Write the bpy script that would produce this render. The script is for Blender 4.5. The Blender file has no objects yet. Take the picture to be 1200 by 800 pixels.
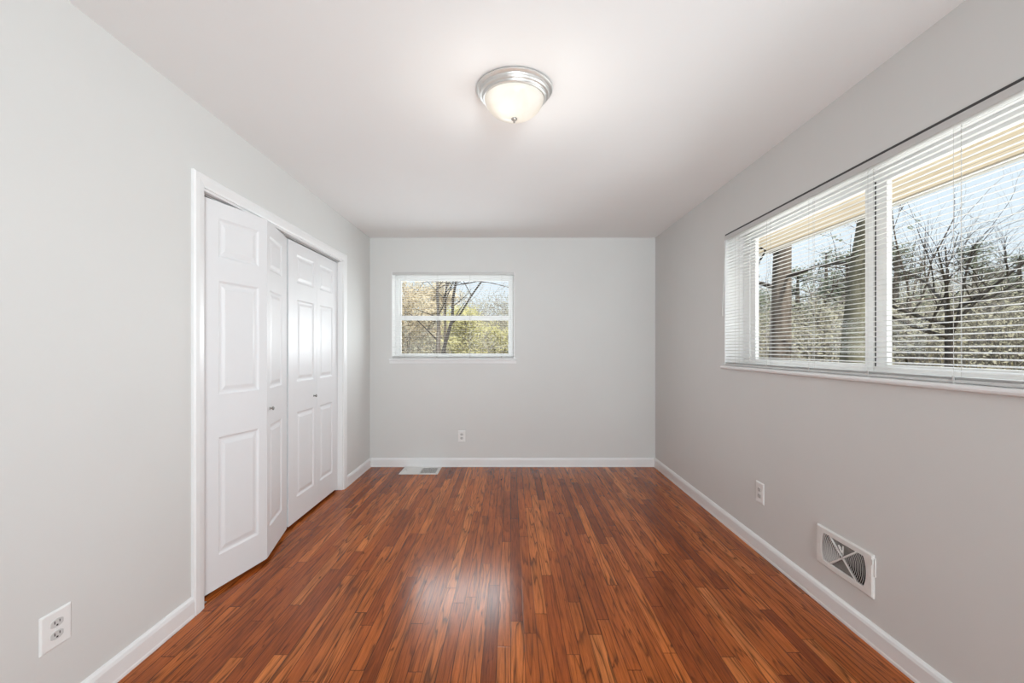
import bpy, bmesh, math, random
from mathutils import Vector, Matrix
PI = math.pi
scn = bpy.context.scene
COL = scn.collection

# ------------------------------------------------------------------ camera
F_PX = 533.0                      # focal length in pixels of the 1200 px wide frame
CAM_Z = 1.26
cd = bpy.data.cameras.new('camera')
cd.sensor_fit = 'HORIZONTAL'; cd.sensor_width = 36.0
cd.lens = F_PX * 36.0 / 1200.0
cd.shift_x = 1.5 / 1200.0
cd.shift_y = 8.0 / 1200.0
cd.clip_start = 0.02; cd.clip_end = 400
cam = bpy.data.objects.new('camera', cd); COL.objects.link(cam)
cam.location = (0, 0, CAM_Z); cam.rotation_euler = (PI/2, 0, 0)
scn.camera = cam

# ------------------------------------------------------------------ colour management
scn.view_settings.view_transform = 'Standard'
scn.view_settings.look = 'None'
scn.view_settings.exposure = 0.14
scn.view_settings.gamma = 1.0
scn.view_settings.use_curve_mapping = False
cy = scn.cycles
cy.max_bounces = 12; cy.diffuse_bounces = 8; cy.glossy_bounces = 4
cy.transparent_max_bounces = 24; cy.transmission_bounces = 6
cy.sample_clamp_indirect = 6.0
cy.use_denoising = True
cy.caustics_reflective = False; cy.caustics_refractive = False

# ------------------------------------------------------------------ sky
world = bpy.data.worlds.new('sky'); scn.world = world
world.use_nodes = True
wn = world.node_tree; wn.nodes.clear()
w_out = wn.nodes.new('ShaderNodeOutputWorld')
w_bg = wn.nodes.new('ShaderNodeBackground')
w_tc = wn.nodes.new('ShaderNodeTexCoord')
w_sep = wn.nodes.new('ShaderNodeSeparateXYZ')
w_ramp = wn.nodes.new('ShaderNodeValToRGB')
wn.links.new(w_tc.outputs['Generated'], w_sep.inputs[0])
wn.links.new(w_sep.outputs['Z'], w_ramp.inputs[0])
wn.links.new(w_ramp.outputs[0], w_bg.inputs[0])
wn.links.new(w_bg.outputs[0], w_out.inputs[0])
e = w_ramp.color_ramp.elements
e[0].position = 0.0; e[0].color = (0.86, 0.93, 1.0, 1)
e[1].position = 0.75; e[1].color = (0.42, 0.60, 0.92, 1)
m_ = e.new(0.32); m_.color = (0.73, 0.85, 0.97, 1)
w_bg.inputs[1].default_value = 0.98

# ------------------------------------------------------------------ sun and added fill lights
def lamp(kind, name, loc, direction, energy, color, **kw):
    d = bpy.data.lights.new(name, kind); d.energy = energy; d.color = color
    for k, v in kw.items(): setattr(d, k, v)
    o = bpy.data.objects.new(name, d); COL.objects.link(o)
    o.location = loc
    o.rotation_euler = Vector(direction).to_track_quat('-Z', 'Y').to_euler()
    return o
lamp('SUN', 'sun', (-6, -6, 12), (-0.25, 0.50, -0.83), 6.0, (1.0, 0.95, 0.86), angle=0.01)
# added area lights on the room side of both blinds, boosting the daylight
d1 = lamp('AREA', 'window_fill_right', (1.505, 2.10, 1.58), (-1, 0, -0.02), 9.3, (0.90, 0.955, 0.985), spread=math.radians(125),
          shape='RECTANGLE', size=2.2, size_y=0.80)
d2 = lamp('AREA', 'window_fill_back', (-0.50, 4.81, 1.38), (0, -1, -0.05), 8.5, (0.86, 0.955, 1.0), spread=math.radians(160),
          shape='RECTANGLE', size=1.0, size_y=0.36)
# added area lights outside the glass that whiten the blinds, jambs and panes
d4 = lamp('AREA', 'blind_fill_right', (1.82, 2.10, 1.60), (-1, 0, 0.0), 9, (0.95, 0.98, 1.0),
          shape='RECTANGLE', size=2.3, size_y=0.9)
d5 = lamp('AREA', 'blind_fill_back', (-0.61, 5.12, 1.60), (0, -1, 0.0), 7.0, (0.95, 0.98, 1.0),
          shape='RECTANGLE', size=1.25, size_y=0.85)
# unseen area light added behind the photographer to brighten the room
d3 = lamp('AREA', 'rear_fill', (0.90, -2.30, 1.45), (-0.15, 1, 0.20), 92, (0.86, 0.955, 1.0),
          shape='RECTANGLE', size=0.9, size_y=1.8, spread=math.radians(110))

# ------------------------------------------------------------------ node helpers
class NT:
    def __init__(s, name):
        s.m = bpy.data.materials.new(name); s.m.use_nodes = True
        s.t = s.m.node_tree; s.t.nodes.clear()
        s.out = s.t.nodes.new('ShaderNodeOutputMaterial')
    def n(s, typ, **kw):
        x = s.t.nodes.new(typ)
        for k, v in kw.items(): setattr(x, k, v)
        return x
    def l(s, a, b): s.t.links.new(a, b)
    def val(s, sock, v):
        if hasattr(v, 'is_linked'): s.l(v, sock)
        else: sock.default_value = v
    def math(s, op, a, b=0.0, c=None, clamp=False):
        x = s.n('ShaderNodeMath', operation=op, use_clamp=clamp)
        s.val(x.inputs[0], a); s.val(x.inputs[1], b)
        if c is not None: s.val(x.inputs[2], c)
        return x.outputs[0]
    def comb(s, a, b, c):
        x = s.n('ShaderNodeCombineXYZ')
        for i, v in enumerate((a, b, c)): s.val(x.inputs[i], v)
        return x.outputs[0]
    def noise(s, vec, scale, detail=3, rough=0.5, dist=0.0):
        x = s.n('ShaderNodeTexNoise')
        if vec is not None: s.l(vec, x.inputs['Vector'])
        x.inputs['Scale'].default_value = scale; x.inputs['Detail'].default_value = detail
        x.inputs['Roughness'].default_value = rough; x.inputs['Distortion'].default_value = dist
        return x.outputs[0]
    def ramp(s, f, stops):
        x = s.n('ShaderNodeValToRGB'); s.l(f, x.inputs[0])
        el = x.color_ramp.elements
        while len(el) < len(stops): el.new(0.5)
        for q, (p, c) in zip(el, stops):
            q.position = p; q.color = (c[0], c[1], c[2], 1) if hasattr(c, '__len__') else (c, c, c, 1)
        return x.outputs[0]
    def mix(s, f, a, b, mode='MIX'):
        x = s.n('ShaderNodeMix', data_type='RGBA', blend_type=mode)
        s.val(x.inputs[0], f)
        for i, v in ((6, a), (7, b)):
            if hasattr(v, 'is_linked'): s.l(v, x.inputs[i])
            else: x.inputs[i].default_value = (v[0], v[1], v[2], 1)
        return x.outputs[2]
    def pos(s):
        return s.n('ShaderNodeNewGeometry').outputs['Position']
    def bsdf(s, color, rough=0.5, metal=0.0, spec=0.5, bump=None, bstr=0.1, bdist=0.001, coat=0.0):
        b = s.n('ShaderNodeBsdfPrincipled')
        if hasattr(color, 'is_linked'): s.l(color, b.inputs['Base Color'])
        else: b.inputs['Base Color'].default_value = (color[0], color[1], color[2], 1)
        s.val(b.inputs['Roughness'], rough)
        b.inputs['Metallic'].default_value = metal
        b.inputs['Specular IOR Level'].default_value = spec
        b.inputs['Coat Weight'].default_value = coat
        if bump is not None:
            bp = s.n('ShaderNodeBump'); bp.inputs['Strength'].default_value = bstr
            bp.inputs['Distance'].default_value = bdist
            s.l(bump, bp.inputs['Height']); s.l(bp.outputs[0], b.inputs['Normal'])
        s.l(b.outputs[0], s.out.inputs[0])
        return b

def paint(name, col, rough=0.55, amount=0.03, scale=3.0, bscale=220, bstr=0.08):
    t = NT(name); p = t.pos()
    f = t.noise(p, scale, 4, 0.6)
    lo = [c*(1-amount) for c in col]; hi = [min(1, c*(1+amount)) for c in col]
    c = t.ramp(f, [(0.3, lo), (0.7, hi)])
    t.bsdf(c, rough, bump=t.noise(p, bscale, 3), bstr=bstr, bdist=0.0006)
    return t.m

M = {}
M['wall'] = paint('grey_wall_paint', (0.655, 0.652, 0.638), 0.6, 0.015, 1.6)
M['ceiling'] = paint('ceiling_paint', (0.85, 0.855, 0.85), 0.75, 0.01, 1.0)
M['trim'] = paint('white_trim_paint', (0.78, 0.78, 0.78), 0.35, 0.012, 6, 90, 0.05)
M['door'] = paint('white_door_paint', (0.735, 0.735, 0.745), 0.38, 0.008, 5, 140, 0.05)
M['vinyl'] = paint('white_window_vinyl', (0.82, 0.82, 0.82), 0.35, 0.006, 5, 60, 0.02)
M['plate'] = paint('white_cover_plate_plastic', (0.80, 0.80, 0.79), 0.3, 0.006, 20, 60, 0.02)
M['steel_white'] = paint('white_enamelled_steel', (0.74, 0.73, 0.71), 0.35, 0.03, 30, 160, 0.1)
M['grey_steel'] = paint('grey_duct_steel', (0.20, 0.20, 0.19), 0.5, 0.2, 40, 160, 0.1)
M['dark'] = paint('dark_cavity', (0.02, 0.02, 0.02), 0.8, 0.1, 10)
M['slot'] = paint('dark_socket_slot', (0.03, 0.03, 0.03), 0.6, 0.1, 10)
M['socket'] = paint('socket_face_plastic', (0.58, 0.58, 0.57), 0.35, 0.02, 20)
M['rubber'] = paint('dark_weatherstrip_rubber', (0.06, 0.06, 0.06), 0.6, 0.1, 10)
M['closet'] = paint('closet_paint', (0.5, 0.49, 0.48), 0.7, 0.02, 2)
M['track'] = paint('painted_track_steel', (0.62, 0.62, 0.61), 0.4, 0.02, 20)
M['cord'] = paint('blind_cord', (0.55, 0.54, 0.52), 0.7, 0.05, 40)
M['rail'] = paint('shade_grey_rail_enamel', (0.56, 0.555, 0.545), 0.45, 0.02, 20)  # rail white greyed down; the headrail's shade is in the colour
M['gap'] = paint('dark_gap_shade', (0.05, 0.05, 0.05), 0.7, 0.1, 20)
M['cable'] = paint('black_cable', (0.015, 0.015, 0.016), 0.5, 0.1, 20)

def metal(name, col, rough):
    t = NT(name); p = t.pos()
    r = t.math('MULTIPLY_ADD', t.noise(p, 60, 3), 0.12, rough-0.06)
    t.bsdf(col, r, metal=1.0); return t.m
M['nickel'] = metal('brushed_nickel', (0.66, 0.655, 0.64), 0.40)
M['dull_nickel'] = metal('dull_knob_nickel', (0.36, 0.35, 0.33), 0.35)

def slat_mat():
    t = NT('white_blind_slat'); p = t.pos()
    c = t.ramp(t.noise(p, 4, 2), [(0.3, (0.84, 0.84, 0.83)), (0.7, (0.87, 0.87, 0.86))])
    d = t.n('ShaderNodeBsdfPrincipled'); t.l(c, d.inputs['Base Color']); d.inputs['Roughness'].default_value = 0.4
    tr = t.n('ShaderNodeBsdfTranslucent'); t.l(c, tr.inputs[0])
    mx = t.n('ShaderNodeMixShader'); mx.inputs[0].default_value = 0.22
    t.l(d.outputs[0], mx.inputs[1]); t.l(tr.outputs[0], mx.inputs[2]); t.l(mx.outputs[0], t.out.inputs[0])
    return t.m
M['slat'] = slat_mat()

def glass_mat():
    t = NT('window_glass')
    tr = t.n('ShaderNodeBsdfTransparent'); tr.inputs[0].default_value = (0.97, 0.98, 0.975, 1)
    gl = t.n('ShaderNodeBsdfGlossy'); gl.inputs['Roughness'].default_value = 0.01
    fr = t.n('ShaderNodeFresnel'); fr.inputs[0].default_value = 1.45
    k = t.math('MULTIPLY', fr.outputs[0], 0.012)
    mx = t.n('ShaderNodeMixShader'); t.l(k, mx.inputs[0])
    t.l(tr.outputs[0], mx.inputs[1]); t.l(gl.outputs[0], mx.inputs[2]); t.l(mx.outputs[0], t.out.inputs[0])
    return t.m
M['glass'] = glass_mat()

def bowl_mat():
    t = NT('frosted_alabaster_glass'); p = t.pos()
    c = t.ramp(t.noise(p, 9, 4, 0.6, 1.2), [(0.3, (0.93, 0.89, 0.82)), (0.7, (0.97, 0.95, 0.91))])
    tr = t.n('ShaderNodeBsdfTranslucent'); t.l(c, tr.inputs[0])
    d = t.n('ShaderNodeBsdfPrincipled'); t.l(c, d.inputs['Base Color']); d.inputs['Roughness'].default_value = 0.15
    mx = t.n('ShaderNodeMixShader'); mx.inputs[0].default_value = 0.35
    t.l(tr.outputs[0], mx.inputs[1]); t.l(d.outputs[0], mx.inputs[2]); t.l(mx.outputs[0], t.out.inputs[0])
    return t.m
M['bowl'] = bowl_mat()

def floor_mat():
    t = NT('red_oak_strip_floor'); p = t.pos()
    sp = t.n('ShaderNodeSeparateXYZ'); t.l(p, sp.inputs[0])
    x, y = sp.outputs[0], sp.outputs[1]
    W = 0.0572
    xs = t.math('DIVIDE', x, W)
    strip = t.math('FLOOR', xs); fx = t.math('FRACT', xs)
    wn1 = t.n('ShaderNodeTexWhiteNoise', noise_dimensions='1D'); t.l(strip, wn1.inputs['W'])
    yo = t.math('MULTIPLY_ADD', wn1.outputs['Value'], 7.3, y)
    ln = t.math('MULTIPLY_ADD', wn1.outputs['Value'], 0.55, 0.95)
    yl = t.math('DIVIDE', yo, ln)
    plank = t.math('FLOOR', yl); fy = t.math('FRACT', yl)
    wn2 = t.n('ShaderNodeTexWhiteNoise', noise_dimensions='2D'); t.l(t.comb(strip, plank, 0.0), wn2.inputs['Vector'])
    r = wn2.outputs['Value']
    sc2 = t.n('ShaderNodeSeparateColor'); t.l(wn2.outputs['Color'], sc2.inputs[0])
    ra, rb = sc2.outputs[0], sc2.outputs[1]
    base = t.ramp(r, [(0.0, (0.225, 0.049, 0.0105)), (0.2, (0.320, 0.074, 0.015)), (0.6, (0.405, 0.102, 0.020)),
                      (0.88, (0.470, 0.128, 0.027)), (1.0, (0.55, 0.170, 0.042))])
    # fine straight grain
    v1 = t.comb(t.math('MULTIPLY_ADD', x, 1.0, t.math('MULTIPLY', ra, 9.0)), t.math('MULTIPLY', y, 0.035), t.math('MULTIPLY', rb, 13.0))
    g1 = t.noise(v1, 190, 5, 0.65)
    # cathedral grain: rings cut by a long stretched noise field
    v2 = t.comb(t.math('MULTIPLY_ADD', x, 1.0, t.math('MULTIPLY', rb, 5.0)), t.math('MULTIPLY', y, 0.055), t.math('MULTIPLY', ra, 17.0))
    nf = t.noise(v2, 15, 2, 0.5, 0.15)
    ring = t.math('FRACT', t.math('MULTIPLY', nf, 9.0))
    ring = t.ramp(ring, [(0.0, 1.0), (0.10, 0.22), (0.26, 0.72), (0.5, 1.0), (0.8, 1.08), (1.0, 1.0)])
    v3 = t.comb(t.math('MULTIPLY', x, 1.0), t.math('MULTIPLY', y, 0.22), 0.0)
    blot = t.noise(v3, 7, 4, 0.6)
    c = t.mix(1.0, base, t.ramp(g1, [(0.25, 0.46), (0.5, 0.96), (0.75, 1.34)]), 'MULTIPLY')
    c = t.mix(t.math('MULTIPLY_ADD', ra, 0.62, 0.36), c, ring, 'MULTIPLY')
    c = t.mix(0.75, c, t.ramp(blot, [(0.25, 0.60), (0.55, 1.0), (0.8, 1.18)]), 'MULTIPLY')
    # knots and dark streaks
    v4 = t.comb(x, t.math('MULTIPLY', y, 0.30), t.math('MULTIPLY', ra, 3.0))
    kn = t.noise(v4, 34, 2, 0.5, 0.6)
    c = t.mix(1.0, c, t.ramp(kn, [(0.20, 0.22), (0.30, 0.85), (0.36, 1.0)]), 'MULTIPLY')
    ex = t.math('MINIMUM', fx, t.math('SUBTRACT', 1.0, fx))
    ey = t.math('MULTIPLY', t.math('MINIMUM', fy, t.math('SUBTRACT', 1.0, fy)), 16.0)
    ed = t.math('MINIMUM', ex, ey)
    seam = t.ramp(ed, [(0.0, 0.05), (0.02, 0.22), (0.045, 1.0)])
    c = t.mix(t.math('MULTIPLY_ADD', rb, 0.55, 0.45), c, seam, 'MULTIPLY')
    rough = t.math('MULTIPLY_ADD', t.noise(v1, 40, 4), 0.10, 0.155)
    h = t.math('ADD', t.math('MULTIPLY', g1, 0.25), t.ramp(ed, [(0.0, 0.0), (0.05, 1.0)]))
    h = t.math('ADD', h, t.math('MULTIPLY', t.math('ADD', ra, t.noise(v3, 4, 2)), 0.45))
    t.bsdf(c, rough, spec=0.17, bump=h, bstr=0.12, bdist=0.0012)
    return t.m
M['floor'] = floor_mat()

def soffit_mat():
    t = NT('pale_pine_boards'); p = t.pos()
    sp = t.n('ShaderNodeSeparateXYZ'); t.l(p, sp.inputs[0])
    fx = t.math('FRACT', t.math('DIVIDE', sp.outputs[0], 0.092))
    v = t.comb(sp.outputs[0], t.math('MULTIPLY', sp.outputs[1], 0.06), sp.outputs[2])
    c = t.ramp(t.noise(v, 45, 4, 0.6, 0.4), [(0.25, (0.66, 0.52, 0.36)), (0.5, (0.82, 0.70, 0.53)), (0.75, (0.88, 0.78, 0.62))])
    e = t.math('MINIMUM', fx, t.math('SUBTRACT', 1.0, fx))
    c = t.mix(1.0, c, t.ramp(e, [(0.0, 0.25), (0.04, 1.0)]), 'MULTIPLY')
    t.bsdf(c, 0.6); return t.m
M['soffit'] = soffit_mat()

def bark(name, a, b, scale=7):
    t = NT(name); p = t.pos()
    mp = t.n('ShaderNodeMapping'); mp.inputs['Scale'].default_value = (1, 1, 0.25); t.l(p, mp.inputs[0])
    f = t.noise(mp.outputs[0], scale, 5, 0.7)
    c = t.ramp(f, [(0.3, a), (0.7, b)])
    t.bsdf(c, 0.9, spec=0.1, bump=f, bstr=0.6, bdist=0.03); return t.m
M['bark'] = bark('brown_grey_bark', (0.080, 0.064, 0.052), (0.24, 0.20, 0.165))
M['bark_green'] = bark('mossy_bark', (0.075, 0.070, 0.050), (0.22, 0.205, 0.145))
M['bark_dark'] = bark('dark_twig_bark', (0.035, 0.029, 0.026), (0.10, 0.088, 0.075), 12)
M['bark_pale'] = bark('pale_grey_bark', (0.16, 0.145, 0.125), (0.36, 0.33, 0.29), 10)

def leaf(name, a, b, scale=0.9):
    t = NT(name); p = t.pos()
    f = t.noise(p, scale, 4, 0.7)
    c = t.ramp(f, [(0.3, a), (0.7, b)])
    d = t.n('ShaderNodeBsdfDiffuse'); t.l(c, d.inputs[0])
    tr = t.n('ShaderNodeBsdfTranslucent'); t.l(c, tr.inputs[0])
    mx = t.n('ShaderNodeMixShader'); mx.inputs[0].default_value = 0.35
    t.l(d.outputs[0], mx.inputs[1]); t.l(tr.outputs[0], mx.inputs[2]); t.l(mx.outputs[0], t.out.inputs[0])
    return t.m
M['pine'] = leaf('grey_green_pine_needles', (0.15, 0.175, 0.125), (0.33, 0.36, 0.26))
M['spring'] = leaf('yellow_green_spring_leaves', (0.56, 0.52, 0.24), (0.78, 0.74, 0.44))
M['brush_leaf'] = leaf('olive_tan_brush_leaves', (0.36, 0.34, 0.255), (0.58, 0.545, 0.42), 0.7)
M['tan_leaf'] = leaf('tan_spring_buds', (0.58, 0.48, 0.33), (0.80, 0.71, 0.53), 0.6)

def ground_mat():
    t = NT('leaf_litter_ground'); p = t.pos()
    f = t.noise(p, 0.55, 8, 0.75); g = t.noise(p, 4.0, 6, 0.8)
    c = t.ramp(f, [(0.3, (0.17, 0.145, 0.09)), (0.5, (0.33, 0.28, 0.17)), (0.7, (0.44, 0.40, 0.22))])
    c = t.mix(0.8, c, t.ramp(g, [(0.3, 0.5), (0.6, 1.1)]), 'MULTIPLY')
    t.bsdf(c, 0.95, spec=0.05, bump=g, bstr=0.5, bdist=0.1); return t.m
M['ground'] = ground_mat()
M['concrete'] = paint('pale_concrete', (0.60, 0.58, 0.54), 0.85, 0.08, 2.0, 60, 0.2)

# ------------------------------------------------------------------ mesh helpers
class MB:
    def __init__(s): s.bm = bmesh.new()
    def box(s, x0, x1, y0, y1, z0, z1, bevel=0.0):
        vs = [s.bm.verts.new((x, y, z)) for x in (x0, x1) for y in (y0, y1) for z in (z0, z1)]
        fs = []
        for f in ((0,1,3,2), (4,6,7,5), (0,4,5,1), (2,3,7,6), (0,2,6,4), (1,5,7,3)):
            fs.append(s.bm.faces.new([vs[i] for i in f]))
        if bevel > 0:
            es = list({e for f in fs for e in f.edges})
            bmesh.ops.bevel(s.bm, geom=es, offset=bevel, segments=2, affect='EDGES', profile=0.5)
        return s
    def tube(s, pts, rads, n=6, cap=True):
        pts = [Vector(p) for p in pts]
        if not hasattr(rads, '__len__'): rads = [rads]*len(pts)
        rings = []; ref = None
        for i, p in enumerate(pts):
            d = (pts[min(i+1, len(pts)-1)] - pts[max(i-1, 0)])
            if d.length < 1e-9: d = Vector((0, 0, 1))
            d.normalize()
            if ref is None:
                a = Vector((1, 0, 0)) if abs(d.x) < 0.8 else Vector((0, 1, 0))
            else: a = ref
            u = a - d*a.dot(d)
            if u.length < 1e-5: u = d.orthogonal()
            u.normalize(); w = d.cross(u); ref = u
            rings.append([s.bm.verts.new(p + (u*math.cos(2*PI*k/n) + w*math.sin(2*PI*k/n))*rads[i]) for k in range(n)])
        for a, b in zip(rings, rings[1:]):
            for k in range(n):
                s.bm.faces.new((a[k], a[(k+1) % n], b[(k+1) % n], b[k]))
        if cap and n > 2:
            s.bm.faces.new(rings[0][::-1]); s.bm.faces.new(rings[-1])
        return s
    def lathe(s, prof, c=(0, 0, 0), n=48, axis='Z', close=False):
        """prof: list of (radius, height)."""
        c = Vector(c); rings = []
        for r, h in prof:
            ring = []
            if r < 1e-6:
                q = {'Z': (0, 0, h), 'Y': (0, h, 0), 'X': (h, 0, 0)}[axis]
                ring = [s.bm.verts.new(c + Vector(q))]
            else:
                for k in range(n):
                    a = 2*PI*k/n; u, v = r*math.cos(a), r*math.sin(a)
                    q = {'Z': (u, v, h), 'Y': (u, h, v), 'X': (h, u, v)}[axis]
                    ring.append(s.bm.verts.new(c + Vector(q)))
            rings.append(ring)
        for a, b in zip(rings, rings[1:]):
            if len(a) == 1 and len(b) == 1: continue
            for k in range(n):
                k2 = (k+1) % n
                if len(a) == 1: s.bm.faces.new((a[0], b[k2], b[k]))
                elif len(b) == 1: s.bm.faces.new((a[k], a[k2], b[0]))
                else: s.bm.faces.new((a[k], a[k2], b[k2], b[k]))
        return s
    def prism(s, prof, a, b, axis='Y', m0=0.0, m1=0.0):
        """prof: closed outline (p,q); axis Y: p->x q->z; axis X: p->y q->z.  m0/m1 mitre slope by p."""
        def pt(p, q, t): return (p, t, q) if axis == 'Y' else (t, p, q)
        A = [s.bm.verts.new(pt(p, q, a + m0*(p-prof[0][0]))) for p, q in prof]
        B = [s.bm.verts.new(pt(p, q, b + m1*(p-prof[0][0]))) for p, q in prof]
        n = len(prof)
        for k in range(n): s.bm.faces.new((A[k], A[(k+1) % n], B[(k+1) % n], B[k]))
        s.bm.faces.new(A[::-1]); s.bm.faces.new(B)
        return s
    def quad(s, pts): s.bm.faces.new([s.bm.verts.new(p) for p in pts]); return s
    def xf(s, mat): bmesh.ops.transform(s.bm, matrix=mat, verts=s.bm.verts); return s
    def build(s, name, m, parent=None, world=False, smooth=False, normals=True):
        if normals: bmesh.ops.recalc_face_normals(s.bm, faces=s.bm.faces)
        me = bpy.data.meshes.new(name); 
        if world and parent is not None:
            w = Vector((0, 0, 0)); q = parent
            while q is not None: w += q.location; q = q.parent
            bmesh.ops.translate(s.bm, vec=-w, verts=s.bm.verts)
        if smooth:
            for f in s.bm.faces: f.smooth = True
            for e in s.bm.edges:
                if len(e.link_faces) == 2 and e.calc_face_angle(0) > 0.7: e.smooth = False
        s.bm.to_mesh(me); s.bm.free()
        me.materials.append(M[m] if isinstance(m, str) else m)
        o = bpy.data.objects.new(name, me); COL.objects.link(o)
        if parent is not None: o.parent = parent
        return o

def tag(o, label, cat, group=None, kind=None):
    o['label'] = label; o['category'] = cat
    if group: o['group'] = group
    if kind: o['kind'] = kind
    return o
def thing(name, label, cat, loc=(0, 0, 0), rotz=0.0, group=None):
    o = bpy.data.objects.new(name, None); COL.objects.link(o)
    o.empty_display_size = 0.1
    o.location = loc; o.rotation_euler = (0, 0, rotz)
    return tag(o, label, cat, group)
def structure(o, label=None, cat=None):
    o['kind'] = 'structure'
    if label: o['label'] = label
    if cat: o['category'] = cat
    return o
def structure_root(name, loc, label, cat):
    o = bpy.data.objects.new(name, None); COL.objects.link(o); o.location = loc
    o.empty_display_size = 0.1
    return structure(o, label, cat)

# ------------------------------------------------------------------ room dimensions
XL, XR, YB, YF, ZC = -1.50, 1.54, 4.845, -0.9, 2.438
TL, TR, TB = 0.12, 0.20, 0.20
CL0, CL1, CLZ = 2.212, 4.058, 2.043           # closet opening in the left wall
RW = (0.93, 3.277, 1.135, 2.075)             # right window opening (y0,y1,z0,z1)
BW = (-1.269, 0.041, 1.135, 2.0745)          # back window opening (x0,x1,z0,z1)

structure(MB().box(XL-0.75, XR+TR, YF-1.6, YB+TB, -0.12, 0.0).build('floor', 'floor'),
          'glossy red brown oak strip floor running towards the back wall', 'floor')
structure(MB().box(XL-0.75, XR+TR, YF-1.6, YB+TB, ZC, ZC+0.15).build('ceiling', 'ceiling'),
          'smooth white painted ceiling over the whole room', 'ceiling')
b = MB()
b.box(XL-TL, XL, YF-0.1, CL0, 0, ZC); b.box(XL-TL, XL, CL1, YB, 0, ZC); b.box(XL-TL, XL, CL0, CL1, CLZ, ZC)
structure(b.build('wall_left', 'wall'), 'pale grey wall with the closet doors', 'wall')
b = MB(); y0, y1, z0, z1 = RW
b.box(XR, XR+TR, YF-0.1, y0, 0, ZC); b.box(XR, XR+TR, y1, YB, 0, ZC)
b.box(XR, XR+TR, y0, y1, 0, z0); b.box(XR, XR+TR, y0, y1, z1, ZC)
structure(b.build('wall_right', 'wall'), 'grey wall with the wide window', 'wall')
b = MB(); x0, x1, z0, z1 = BW
b.box(XL-TL, x0, YB, YB+TB, 0, ZC); b.box(x1, XR+TR, YB, YB+TB, 0, ZC)
b.box(x0, x1, YB, YB+TB, 0, z0); b.box(x0, x1, YB, YB+TB, z1, ZC)
structure(b.build('wall_back', 'wall'), 'grey back wall with the small window', 'wall')
# wall behind the photographer with its open doorway
b = MB(); b.box(XL, -1.2, YF-0.1, YF, 0, ZC); b.box(1.3, XR, YF-0.1, YF, 0, ZC); b.box(-1.2, 1.3, YF-0.1, YF, 2.25, ZC)
structure(b.build('wall_front', 'wall'), 'grey wall behind the viewer with an open doorway', 'wall')
b = MB(); b.box(XL, XL+0.1, YF-1.6, YF-0.1, 0, ZC); b.box(XR-0.1, XR, YF-1.6, YF-0.1, 0, ZC); b.box(XL, XR, YF-1.6, YF-1.5, 0, ZC)
structure(b.build('wall_hall', 'wall'), 'walls of the hallway behind the open doorway', 'wall')
# closet shell
b = MB(); b.box(XL-0.74, XL-0.70, 1.9, 4.4, 0, ZC)
b.box(XL-0.70, XL-TL, 1.9, 1.94, 0, ZC); b.box(XL-0.70, XL-TL, 4.36, 4.40, 0, ZC)
structure(b.build('wall_closet', 'closet'), 'inside walls of the closet behind the doors', 'wall')

# ------------------------------------------------------------------ baseboards
BH, BT = 0.095, 0.015
def bprof(sgn, at):
    return [(at, 0.0), (at+sgn*BT*1.15, 0.0), (at+sgn*BT*1.15, 0.010), (at+sgn*BT, 0.016), (at+sgn*BT, BH-0.022), (at+sgn*BT*0.75, BH-0.010),
            (at+sgn*BT*0.35, BH-0.002), (at, BH)]
b = MB(); b.prism(bprof(1, XL), YF, CL0-0.077); structure(b.build('baseboard_left', 'trim'), 'white baseboard on the left wall before the closet', 'baseboard')
b = MB(); b.prism(bprof(1, XL), CL1+0.08, YB); structure(b.build('baseboard_left_far', 'trim'), 'short white baseboard between closet and back wall', 'baseboard')
b = MB(); b.prism(bprof(-1, XR), YF, YB); structure(b.build('baseboard_right', 'trim'), 'long white baseboard on the right wall', 'baseboard')
b = MB(); b.prism(bprof(-1, YB), XL+BT, XR-BT, axis='X'); structure(b.build('baseboard_back', 'trim'), 'white baseboard along the back wall', 'baseboard')

# ------------------------------------------------------------------ closet casing, jamb and track
CW = 0.077
b = MB()
def cas(p0, p1):     # casing profile across its width, face towards the room
    t = 0.018
    return [(p0, XL), (p0, XL+t*0.6), (p0+(p1-p0)*0.12, XL+t*0.95), (p0+(p1-p0)*0.45, XL+t), (p0+(p1-p0)*0.9, XL+t*0.75), (p1, XL+t*0.55), (p1, XL)]
for (ya, yb) in ((CL0-CW, CL0), (CL1+CW, CL1)):
    pr = cas(ya, yb)
    A = [b.bm.verts.new((q, p, 0.0)) for p, q in pr]
    B = [b.bm.verts.new((q, p, CLZ + 0.063*(1-(p-ya)/(yb-ya)))) for p, q in pr]
    n = len(pr)
    for k in range(n): b.bm.faces.new((A[k], A[(k+1) % n], B[(k+1) % n], B[k]))
    b.bm.faces.new(A[::-1]); b.bm.faces.new(B)
pr = cas(CLZ+0.063, CLZ)
A = [b.bm.verts.new((q, CL0 - (p-CLZ)*CW/0.063, p)) for p, q in pr]
B = [b.bm.verts.new((q, CL1 + (p-CLZ)*CW/0.063, p)) for p, q in pr]
n = len(pr)
for k in range(n): b.bm.faces.new((A[k], A[(k+1) % n], B[(k+1) % n], B[k]))
b.bm.faces.new(A[::-1]); b.bm.faces.new(B)
tr1 = structure(b.build('trim_1', 'trim'), 'white casing framing the closet doors', 'door casing')
b = MB()
b.box(XL-TL, XL+0.001, CL0-0.001, CL0+0.012, 0, CLZ); b.box(XL-TL, XL+0.001, CL1-0.012, CL1+0.001, 0, CLZ)
b.box(XL-TL, XL+0.001, CL0, CL1, CLZ-0.012, CLZ+0.001)
b.build('jamb', 'trim', tr1)
b = MB()
b.box(XL-0.068, XL-0.064, CL0+0.013, CL1-0.013, CLZ-0.019, CLZ-0.012); b.box(XL-0.030, XL-0.026, CL0+0.013, CL1-0.013, CLZ-0.019, CLZ-0.012)
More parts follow.
